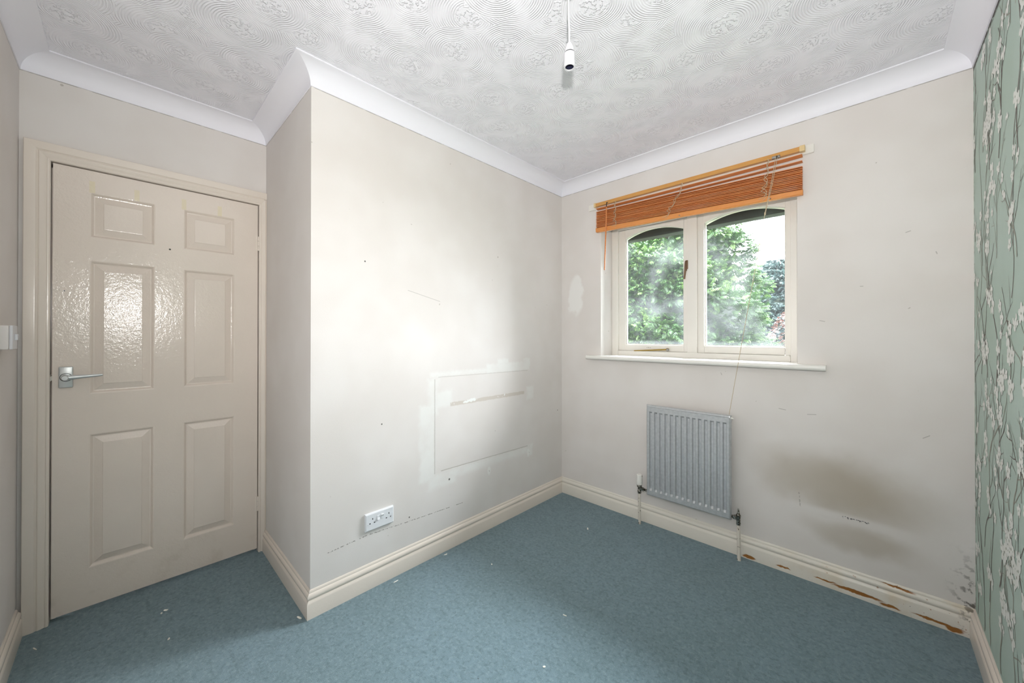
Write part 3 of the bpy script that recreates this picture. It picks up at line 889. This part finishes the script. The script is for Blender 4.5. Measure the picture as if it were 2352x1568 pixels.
# two loose slats, then the gathered stack
adopt(blind, slat(2.184, 2.181, -.30, 0, .0028, .025, .005).obj('slat', M_SLAT, None, 50))
adopt(blind, slat(2.160, 2.150, -.12, 0, .0028, .025, .003).obj('slat', M_SLAT, None, 50))
NS = 13
for k in range(NS):
    f = k / (NS - 1)
    zl = 2.151 + (2.052 - 2.151) * f; zr = 2.122 + (2.010 - 2.122) * f
    adopt(blind, slat(zl, zr, -.03 + rs.uniform(-.12, .12), rs.uniform(-.0015, .0015)).obj('slat', M_SLAT, None, 50))
prof_r = []
def railpoly(z, h): return [(-.0405, z - h + .004), (-.037, z - h), (-.017, z - h), (-.0135, z - h + .004), (-.0135, z + h - .004), (-.017, z + h), (-.037, z + h), (-.0405, z + h - .004)]
vs = [(0.336, p[0], p[1]) for p in railpoly(2.029, .016)] + [(1.538, p[0], p[1]) for p in railpoly(1.991, .013)]
fs = [(i, (i + 1) % 8, 8 + (i + 1) % 8, 8 + i) for i in range(8)] + [tuple(range(8)), tuple(range(15, 7, -1))]
br_ = B().raw(vs, fs).obj('bottom_rail', M_RAIL); adopt(blind, br_)
for x, z in ((0.93, 2.004), (1.40, 1.990)):
    b = B().lathe([(.0001, 0), (.004, 0), (.004, .003), (.0001, .003)], (x, -.0400, z), (0, -1, 0), 10)
    adopt(br_, b.obj('cord_plug', M_TCHROME))
# ladder cords with slack loops
for xi, (x, zt_, zb_, drift) in enumerate(((0.494, 2.203, 2.03, -.01), (0.945, 2.203, 2.012, -.13), (1.390, 2.203, 1.995, -.03))):
    b = B()
    for s_, ph in ((0, 0.0), (1, 1.7)):
        pts = []
        for i in range(60):
            f = i / 59
            z = zt_ + (zb_ - zt_) * f
            amp = .004 + .016 * max(0, f - .18)
            w = 22 * f + ph
            pts.append((x + drift * max(0, f - .2) + amp * math.sin(w), -.0425 - .004 * (1 + math.cos(w * 1.3)) , z + .006 * math.cos(w) * (f > .2)))
        b.tube(pts, .0014, 5)
    adopt(blind, b.obj('ladder_cord', M_CORD, None, 60))
# wand
b = B().tube([(.430, -.052, 2.175), (.428, -.052, 2.06), (.414, -.052, 1.724)], [.0042, .0052, .0042], 8)
wand = b.obj('tilt_wand', M_SLAT, None, 50); adopt(blind, wand)
b = B().tube([(.431, -.038, 2.210), (.431, -.050, 2.208), (.4305, -.053, 2.190), (.430, -.052, 2.173)], .003, 6)
adopt(wand, b.obj('wand_hook', M_DARK))
# pull cord, stretched down to the radiator
b = B()
b.tube([(1.432, -.042, 2.200), (1.412, -.056, 2.06), (1.383, -.072, 1.905)], .0013, 6)
b.tube([(1.424, -.042, 2.200), (1.407, -.060, 2.06), (1.381, -.073, 1.905)], .0013, 6)
b.tube([(1.382, -.0725, 1.910), (1.335, -.073, 1.60), (1.270, -.074, 1.19), (1.211, -.075, .806)], .0014, 6)
pc_ = b.obj('pull_cord', M_CORD, None, 60); adopt(blind, pc_)
b = B().lathe([(.0001, 0), (.0035, .002), (.0042, .008), (.003, .016), (.0001, .017)], (1.382, -.0725, 1.897), (0, 0, 1), 10)
adopt(pc_, b.obj('cord_toggle', M_CORD, None, 60))

# ------------------------------------------------------------------ radiator
RX0, RX1, RZ0, RZ1, RY = 0.734, 1.221, 0.216, 0.802, -.086
rad = empty('radiator', (0.978, -.06, RZ0))
tag(rad, 'silver painted fluted panel radiator on the wall below the window', 'radiator')
NCH = 14
chw = .0196
xs = [RX0, RX0 + .004, RX0 + .009]
pit = (RX1 - RX0 - .028) / NCH
chan = []
for k in range(NCH):
    c_ = RX0 + .014 + pit * (k + .5)
    chan.append(c_)
    xs += [c_ - chw / 2, c_ - chw / 2 + .0045, c_ + chw / 2 - .0045, c_ + chw / 2]
xs += [RX1 - .009, RX1 - .004, RX1]
zs_ = [RZ0, RZ0 + .003, RZ0 + .007, RZ0 + .030, RZ0 + .034, RZ0 + .046, RZ1 - .052, RZ1 - .042, RZ1 - .038, RZ1 - .016, RZ1 - .013, RZ1 - .010, RZ1 - .004, RZ1]
def ry(i, j):
    nx, nz = len(xs), len(zs_)
    e = min(i, nx - 1 - i, j, nz - 1 - j)
    if e == 0: return RY + .012
    if e == 1: return RY + .003
    if zs_[j] == RZ1 - .013: return RY + .0025
    k, q = divmod(i - 3, 4)
    if 0 <= i - 3 < 4 * NCH and q in (1, 2) and RZ0 + .040 < zs_[j] < RZ1 - .050: return RY + .0095
    return RY
vs = [(x, ry(i, j), z) for i, x in enumerate(xs) for j, z in enumerate(zs_)]
nz = len(zs_); nx = len(xs)
fs = [(i * nz + j, (i + 1) * nz + j, (i + 1) * nz + j + 1, i * nz + j + 1) for i in range(nx - 1) for j in range(nz - 1)]
n0 = len(vs); BY = RY + .024
vs += [(RX0, BY, RZ0), (RX1, BY, RZ0), (RX1, BY, RZ1), (RX0, BY, RZ1)]
fs.append((n0, n0 + 1, n0 + 2, n0 + 3))
bot = [i * nz for i in range(nx)]; top = [i * nz + nz - 1 for i in range(nx)]
fs.append(tuple(bot) + (n0 + 1, n0)); fs.append(tuple(top) + (n0 + 2, n0 + 3))
fs.append(tuple(range(nz)) + (n0 + 3, n0)); fs.append(tuple(range((nx - 1) * nz, nx * nz)) + (n0 + 2, n0 + 1))
adopt(rad, B().raw(vs, fs).obj('panel', M_RAD, None, 22))
for x in (RX0 + .10, RX1 - .10):
    b = B().box(x - .015, x + .015, BY - .002, -.0002, RZ0 + .06, RZ1 - .06); adopt(rad, b.obj('bracket', M_RAD))
# bleed valve
b = B().lathe([(.0001, 0), (.006, 0), (.006, .006), (.0035, .007), (.0035, .012), (.0001, .012)], (RX1 - .002, -.072, .786), (1, 0, 0), 12)
adopt(rad, b.obj('bleed_valve', M_CAP, None, 40))
VY = -.066
# thermostatic valve on the left
vx = 0.680
b = B().lathe([(.0001, .205), (.011, .205), (.012, .215), (.0115, .222), (.010, .226), (.010, .246), (.015, .247), (.0155, .257), (.013, .262), (.0001, .262)], (vx, VY, 0), (0, 0, 1), 20)
b.lathe([(.0001, 0), (.0085, 0), (.0085, .012), (.0135, .013), (.0135, .028), (.009, .029), (.009, .060), (.0001, .060)], (vx, VY, .236), (1, 0, 0), 6)
tv = b.obj('thermostatic_valve', M_TCHROME, None, 35); adopt(rad, tv)
b = B().lathe([(.0001, .262), (.017, .262), (.019, .268), (.0195, .290), (.0195, .318), (.018, .327), (.014, .330), (.0001, .328)], (vx, VY, 0), (0, 0, 1), 24)
adopt(tv, b.obj('valve_cap', M_CAP, None, 35))
b = B().tube([(vx, VY, .208), (vx, VY, .10), (vx + .001, VY + .002, 0.0)], .0085, 12); adopt(rad, b.obj('pipe', M_PIPE, None, 50))
# lockshield valve on the right
vx = 1.254
b = B().lathe([(.0001, .196), (.0105, .196), (.0115, .204), (.0105, .216), (.0105, .240), (.0125, .244), (.0125, .252), (.007, .257), (.0055, .270), (.004, .286), (.0001, .287)], (vx, VY, 0), (0, 0, 1), 16)
b.lathe([(.0001, 0), (.009, 0), (.009, .010), (.0135, .011), (.0135, .024), (.0085, .025), (.0085, .042), (.0001, .042)], (vx, VY, .234), (-1, 0, 0), 6)
adopt(rad, b.obj('lockshield_valve', M_TCHROME, None, 35))
b = B().tube([(vx, VY, .200), (vx + .001, VY, .12), (vx + .003, VY - .002, 0.0)], [.0085, .009, .0095], 12); adopt(rad, b.obj('pipe', M_PIPE, None, 50))

# ------------------------------------------------------------------ pendant lampholder
LPX, LPY = 1.049, -1.402
lamp = empty('pendant_lampholder', (LPX, LPY, 2.172))
tag(lamp, 'bulbless white pendant lampholder hanging from the ceiling on a cord', 'light')
b = B().lathe([(.0001, 2.438), (.020, 2.4365), (.032, 2.4375), (.036, 2.441), (.037, H), (.0001, H)], (LPX, LPY, 0), (0, 0, 1), 32)
adopt(lamp, b.obj('ceiling_rose', M_WHITEPL, None, 35))
b = B().tube([(LPX - .004, LPY, 2.435), (LPX - .0045, LPY + .001, 2.36), (LPX - .001, LPY, 2.31), (LPX - .0005, LPY, 2.25)], .0034, 10)
adopt(lamp, b.obj('cord', M_WHITEPL, None, 60))
b = B().lathe([(.0001, 2.262), (.006, 2.262), (.0085, 2.259), (.0135, 2.247), (.0170, 2.232), (.0180, 2.2275), (.0001, 2.2275)], (LPX, LPY, 0), (0, 0, 1), 28)
adopt(lamp, b.obj('holder_cap', M_WHITEPL, None, 40))
b = B().lathe([(.0165, 2.2276), (.0165, 2.2232)], (LPX, LPY, 0), (0, 0, 1), 28, cap=False)
adopt(lamp, b.obj('holder_seam', M_DARK))
b = B().lathe([(.0160, 2.2240), (.0186, 2.2235), (.0188, 2.196), (.0192, 2.190), (.0192, 2.178), (.0185, 2.1765), (.0150, 2.1765), (.0146, 2.180), (.0146, 2.215), (.0160, 2.2240)], (LPX, LPY, 0), (0, 0, 1), 28, cap=False)
adopt(lamp, b.obj('holder_skirt', M_WHITEPL, None, 40))
b = B().lathe([(.0001, 2.205), (.0145, 2.205), (.0145, 2.213), (.0001, 2.213)], (LPX, LPY, 0), (0, 0, 1), 24)
b2 = B().lathe([(.0144, 2.1795), (.0144, 2.212)], (LPX, LPY, 0), (0, 0, 1), 28, cap=False)
adopt(lamp, b2.obj('holder_lining', M_LAMPIN, None, 40))
core = b.obj('holder_core', M_LAMPIN, None, 40); adopt(lamp, core)
for dx in (-.006, .006):
    b = B().lathe([(.0001, 2.190), (.003, 2.1905), (.003, 2.206), (.0001, 2.206)], (LPX + dx * .7, LPY + dx * .7, 0), (0, 0, 1), 10)
    adopt(core, b.obj('contact_pin', M_CHROME, None, 40))

# ------------------------------------------------------------------ double socket
sk = empty('double_socket', (0, -1.565, .285))
tag(sk, 'white double wall socket with two rocker switches above the skirting', 'socket')
sy0, sy1, sz0, sz1 = -1.641, -1.489, .284, .369
vs, fs = [], []
for d, h in ((0, 0), (0, .009), (.0045, .0125)):
    vs += [(h, sy0 + d, sz0 + d), (h, sy1 - d, sz0 + d), (h, sy1 - d, sz1 - d), (h, sy0 + d, sz1 - d)]
for k in range(2):
    for q in range(4): fs.append((4 * k + q, 4 * k + (q + 1) % 4, 4 * k + 4 + (q + 1) % 4, 4 * k + 4 + q))
fs += [(8, 9, 10, 11), (3, 2, 1, 0)]
adopt(sk, B().raw(vs, fs).obj('faceplate', M_SOCK))
SX = .0125
for cy in (-1.607, -1.519):
    for (dy, dz, w, h) in ((.003, .018, .004, .008), (-.011, -.002, .007, .0048), (.013, -.002, .007, .0048)):
        b = B().box(SX - .004, SX + .0003, cy + dy - w / 2, cy + dy + w / 2, .330 + dz - h / 2 - .008, .330 + dz + h / 2 - .008)
        adopt(sk, b.obj('pin_hole', M_DARK))
for cy, up in ((-1.574, 1), (-1.553, -1)):
    zc = .338
    vs = [(SX - .001, cy - .0065, zc - .011), (SX - .001, cy + .0065, zc - .011), (SX - .001, cy + .0065, zc + .011), (SX - .001, cy - .0065, zc + .011)]
    a_, c_ = (.0068, .0022) if up > 0 else (.0022, .0068)
    vs += [(SX + a_, cy - .0065, zc - .010), (SX + a_, cy + .0065, zc - .010), (SX + .0025, cy + .0065, zc), (SX + c_, cy + .0065, zc + .010), (SX + c_, cy - .0065, zc + .010), (SX + .0025, cy - .0065, zc)]
    fs = [(0, 1, 2, 3), (4, 5, 6, 9), (9, 6, 7, 8), (0, 1, 5, 4), (3, 2, 7, 8), (0, 4, 9, 8, 3), (1, 5, 6, 7, 2)]
    adopt(sk, B().raw(vs, fs).obj('rocker_switch', M_SOCK))
for cy in (-1.627, -1.503):
    b = B().lathe([(.0001, 0), (.003, 0), (.0026, .0012), (.0001, .0012)], (SX, cy, .318), (1, 0, 0), 10); adopt(sk, b.obj('screw', M_SOCK))

# ------------------------------------------------------------------ light switch
ls = empty('light_switch', (-.42, -L2, 1.205))
tag(ls, 'white surface-mounted light switch at the left edge beside the door', 'switch')
b = B().box(-.472, -.386, -L2, -L2 + .026, 1.203, 1.289, .004); adopt(ls, b.obj('switch_box', M_WALL))
b = B().box(-.472, -.386, -L2 + .026, -L2 + .034, 1.203, 1.289, .003); adopt(ls, b.obj('faceplate', M_WHITEPL))
b = B().box(-.436, -.422, -L2 + .033, -L2 + .041, 1.236, 1.258, .002); adopt(ls, b.obj('rocker_switch', M_WHITEPL))

# ------------------------------------------------------------------ paint flakes on the carpet
rf = random.Random(3)
def flake(x, y, L, W, lab, group=None, ang=None):
    L *= .72; W *= .72; n = 8; a0 = rf.random() * 3.14 if ang is None else ang
    vs = [(0, 0, .0035)]
    for i in range(n):
        a = 6.283 * i / n; k = rf.uniform(.75, 1.1)
        p, q = L * k * math.cos(a), W * k * math.sin(a)
        vs.append((p * math.cos(a0) - q * math.sin(a0), p * math.sin(a0) + q * math.cos(a0), .0012 + .0014 * abs(math.cos(a))))
    low = [(v[0], v[1], 0.0002) for v in vs[1:]]
    vs2 = vs + low
    fs = [(0, 1 + i, 1 + (i + 1) % n) for i in range(n)] + [(1 + i, 1 + n + i, 1 + n + (i + 1) % n, 1 + (i + 1) % n) for i in range(n)] + [tuple(range(n + n, n, -1))]
    o = B().raw(vs2, fs).obj('paint_flake', M_FLAKE)
    o.location = (x, y, 0)
    tag(o, lab, 'paint flake', group or 'paint flakes on the carpet')
flake(.47, -.364, .021, .007, 'large white paint flake on carpet between corner and radiator', ang=2.2)
flake(-.512, -2.337, .013, .008, 'larger of two touching white flakes on carpet before the door')
flake(-.500, -2.352, .007, .006, 'tiny white flake touching a larger one before the door')
flake(-.285, -2.341, .010, .005, 'white sliver on alcove carpet nearest the camera')
flake(.804, -1.088, .013, .0035, 'thin white splinter in the middle of the carpet', ang=.2)
flake(.902, -1.357, .008, .006, 'small white crumb at the bottom middle of the carpet')
flake(.055, -1.50, .018, .004, 'white flakes strip along the skirting below the socket', ang=1.57)
flake(.30, -1.06, .008, .005, 'small white crumb on carpet beside the patched wall')
flake(-.028, -1.925, .020, .008, 'crumbled white paint at the foot of the projecting corner', ang=.3)
flake(.045, -1.18, .016, .006, 'white paint crumb against skirting below the filled hatch', ang=1.5)
flake(-.60, -2.72, .022, .004, 'pale splinter lying at the foot of the left skirting', ang=.4)

# ------------------------------------------------------------------ garden outside
b = B().box(-30, 30, WT + .02, 60, -.5, -.4)
tag(b.obj('garden_ground', M_LAWN), 'green lawn outside the window', 'ground', kind='structure')

FROND = []
def quad(p, d, L, W, droop):
    px, py = p; dx, dy = d
    return [(px, py, 0), (px + dx * L * .45 - dy * W, py + dy * L * .45 + dx * W, -droop * .3), (px + dx * L, py + dy * L, -droop), (px + dx * L * .45 + dy * W, py + dy * L * .45 - dx * W, -droop * .3)]
FROND += quad((0, 0), (1, 0), 1.0, .035, .22)
for i, t in enumerate((.16, .30, .44, .58, .72)):
    for sgn in (-1, 1):
        a = sgn * (0.75 - .18 * t)
        FROND += quad((t, 0), (math.cos(a), math.sin(a)), .50 * (1.12 - t), .045, .16 + .1 * t)
FROND = np.array(FROND)
LEAF = np.array(quad((0, 0), (1, 0), .5, .17, .1) + quad((.1, .05), (.4, .9), .45, .15, .1) + quad((.1, -.05), (.5, -.85), .5, .16, .15))
def foliage(name, mat, parent, center, rad_fn, z0, z1, n, size, tmpl, seed, squash=1.0, inner=.18, view=None):
    g = np.random.default_rng(seed)
    z = z0 + (z1 - z0) * g.random(n); a = g.random(n) * 2 * np.pi
    if view is not None:             # most of the growth on the side towards the house
        a = view + g.normal(0, 1.15, n)
    r = rad_fn(z) * (1 - inner * g.random(n) ** 1.5) * (1 + .10 * np.sin(a * 5 + z * 6) + .07 * np.sin(z * 13 + a * 3))
    pos = np.stack([center[0] + r * np.cos(a), center[1] + r * np.sin(a) * squash, z], 1)
    out = np.stack([np.cos(a), np.sin(a), g.uniform(-.35, .75, n)], 1) + g.normal(0, .45, (n, 3))
    out /= np.linalg.norm(out, axis=1)[:, None]
    up = np.stack([g.normal(0, .5, n), g.normal(0, .5, n), np.ones(n)], 1)
    sd_ = np.cross(up, out); sd_ /= np.linalg.norm(sd_, axis=1)[:, None]
    nn = np.cross(out, sd_)
    s = size * g.uniform(.6, 1.35, n)
    T = tmpl
    V = pos[:, None, :] + s[:, None, None] * (T[None, :, 0:1] * out[:, None, :] + T[None, :, 1:2] * sd_[:, None, :] + T[None, :, 2:3] * nn[:, None, :])
    k = len(T); V = V.reshape(-1, 3)
    me = bpy.data.meshes.new(name)
    me.vertices.add(len(V)); me.vertices.foreach_set('co', V.ravel())
    nf = len(V) // 4
    me.loops.add(nf * 4); me.loops.foreach_set('vertex_index', np.arange(nf * 4))
    me.polygons.add(nf); me.polygons.foreach_set('loop_start', np.arange(nf) * 4); me.polygons.foreach_set('loop_total', np.full(nf, 4))
    me.update(calc_edges=True)
    t = g.beta(2, 2.6, n)[:, None] + np.tile(np.array([-.12, .05, .38, .05]), k // 4)[None, :]     # paler young tips
    t = np.clip(t, 0, 1).ravel()
    at = me.attributes.new('tint', 'FLOAT', 'POINT'); at.data.foreach_set('value', t.astype(np.float32))
    o = link(name, me, mat); o['kind'] = 'stuff'; adopt(parent, o)
    return o
def tree(name, label, cat, center, rx, z0, z1, zc, h, n, size, mat, tmpl, seed, core=True, trunk=.09, squash=1.0):
    t = empty(name, (center[0], center[1], -.4)); tag(t, label, cat, 'trees and shrubs outside the window')
    fn = lambda z: rx * np.sqrt(np.clip(1 - ((z - zc) / h) ** 2, 0.0, 1))
    va = math.atan2(CAM.y - center[1], CAM.x - center[0])
    foliage('foliage', mat, t, center, fn, z0, z1, n, size, tmpl, seed, squash, view=va)
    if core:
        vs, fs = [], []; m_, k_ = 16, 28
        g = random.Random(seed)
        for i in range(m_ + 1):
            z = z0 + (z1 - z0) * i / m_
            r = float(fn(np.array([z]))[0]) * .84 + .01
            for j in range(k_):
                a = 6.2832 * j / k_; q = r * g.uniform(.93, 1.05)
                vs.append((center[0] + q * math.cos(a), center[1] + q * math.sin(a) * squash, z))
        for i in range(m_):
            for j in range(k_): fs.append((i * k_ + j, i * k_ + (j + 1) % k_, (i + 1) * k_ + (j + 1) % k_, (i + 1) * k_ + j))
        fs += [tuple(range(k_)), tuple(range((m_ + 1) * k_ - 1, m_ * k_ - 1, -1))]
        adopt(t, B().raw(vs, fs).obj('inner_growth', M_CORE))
    b = B().tube([(center[0], center[1], -.42), (center[0], center[1], z0 + .4), (center[0], center[1], z1 - .4 * (z1 - z0))], [trunk, trunk * .8, trunk * .4], 10)
    adopt(t, b.obj('trunk', M_BARK))
tree('conifer', 'tall bright green conifer filling the left window pane', 'tree', (-0.85, 3.75), 1.46, -.3, 3.8, 1.25, 2.62, 26000, .125, M_LEAF1, FROND, 11)
tree('conifer', 'distant blue green conifer behind the tall one in right pane', 'tree', (0.35, 8.2), 1.05, -.3, 2.95, .9, 2.1, 7000, .17, M_LEAF2, FROND, 12)
tree('conifer', 'green conifer standing beyond the left side of the window', 'tree', (-4.6, 5.0), 1.8, -.3, 4.4, 1.25, 3.2, 7000, .17, M_LEAF1, FROND, 13)
tree('copper_shrub', 'copper red leafed shrub at lower right of the right pane', 'shrub', (0.95, 5.0), .42, .1, 1.66, .85, .84, 1700, .075, M_LEAF3, LEAF, 14, core=False, trunk=.03)
tree('conifer', 'unseen broad conifer added right of the window to block low sky', 'tree', (3.7, 2.75), 1.55, -.3, 4.1, 1.25, 2.9, 12000, .15, M_LEAF1, FROND, 15)  # out of view, added to keep low sky light off the patched wall
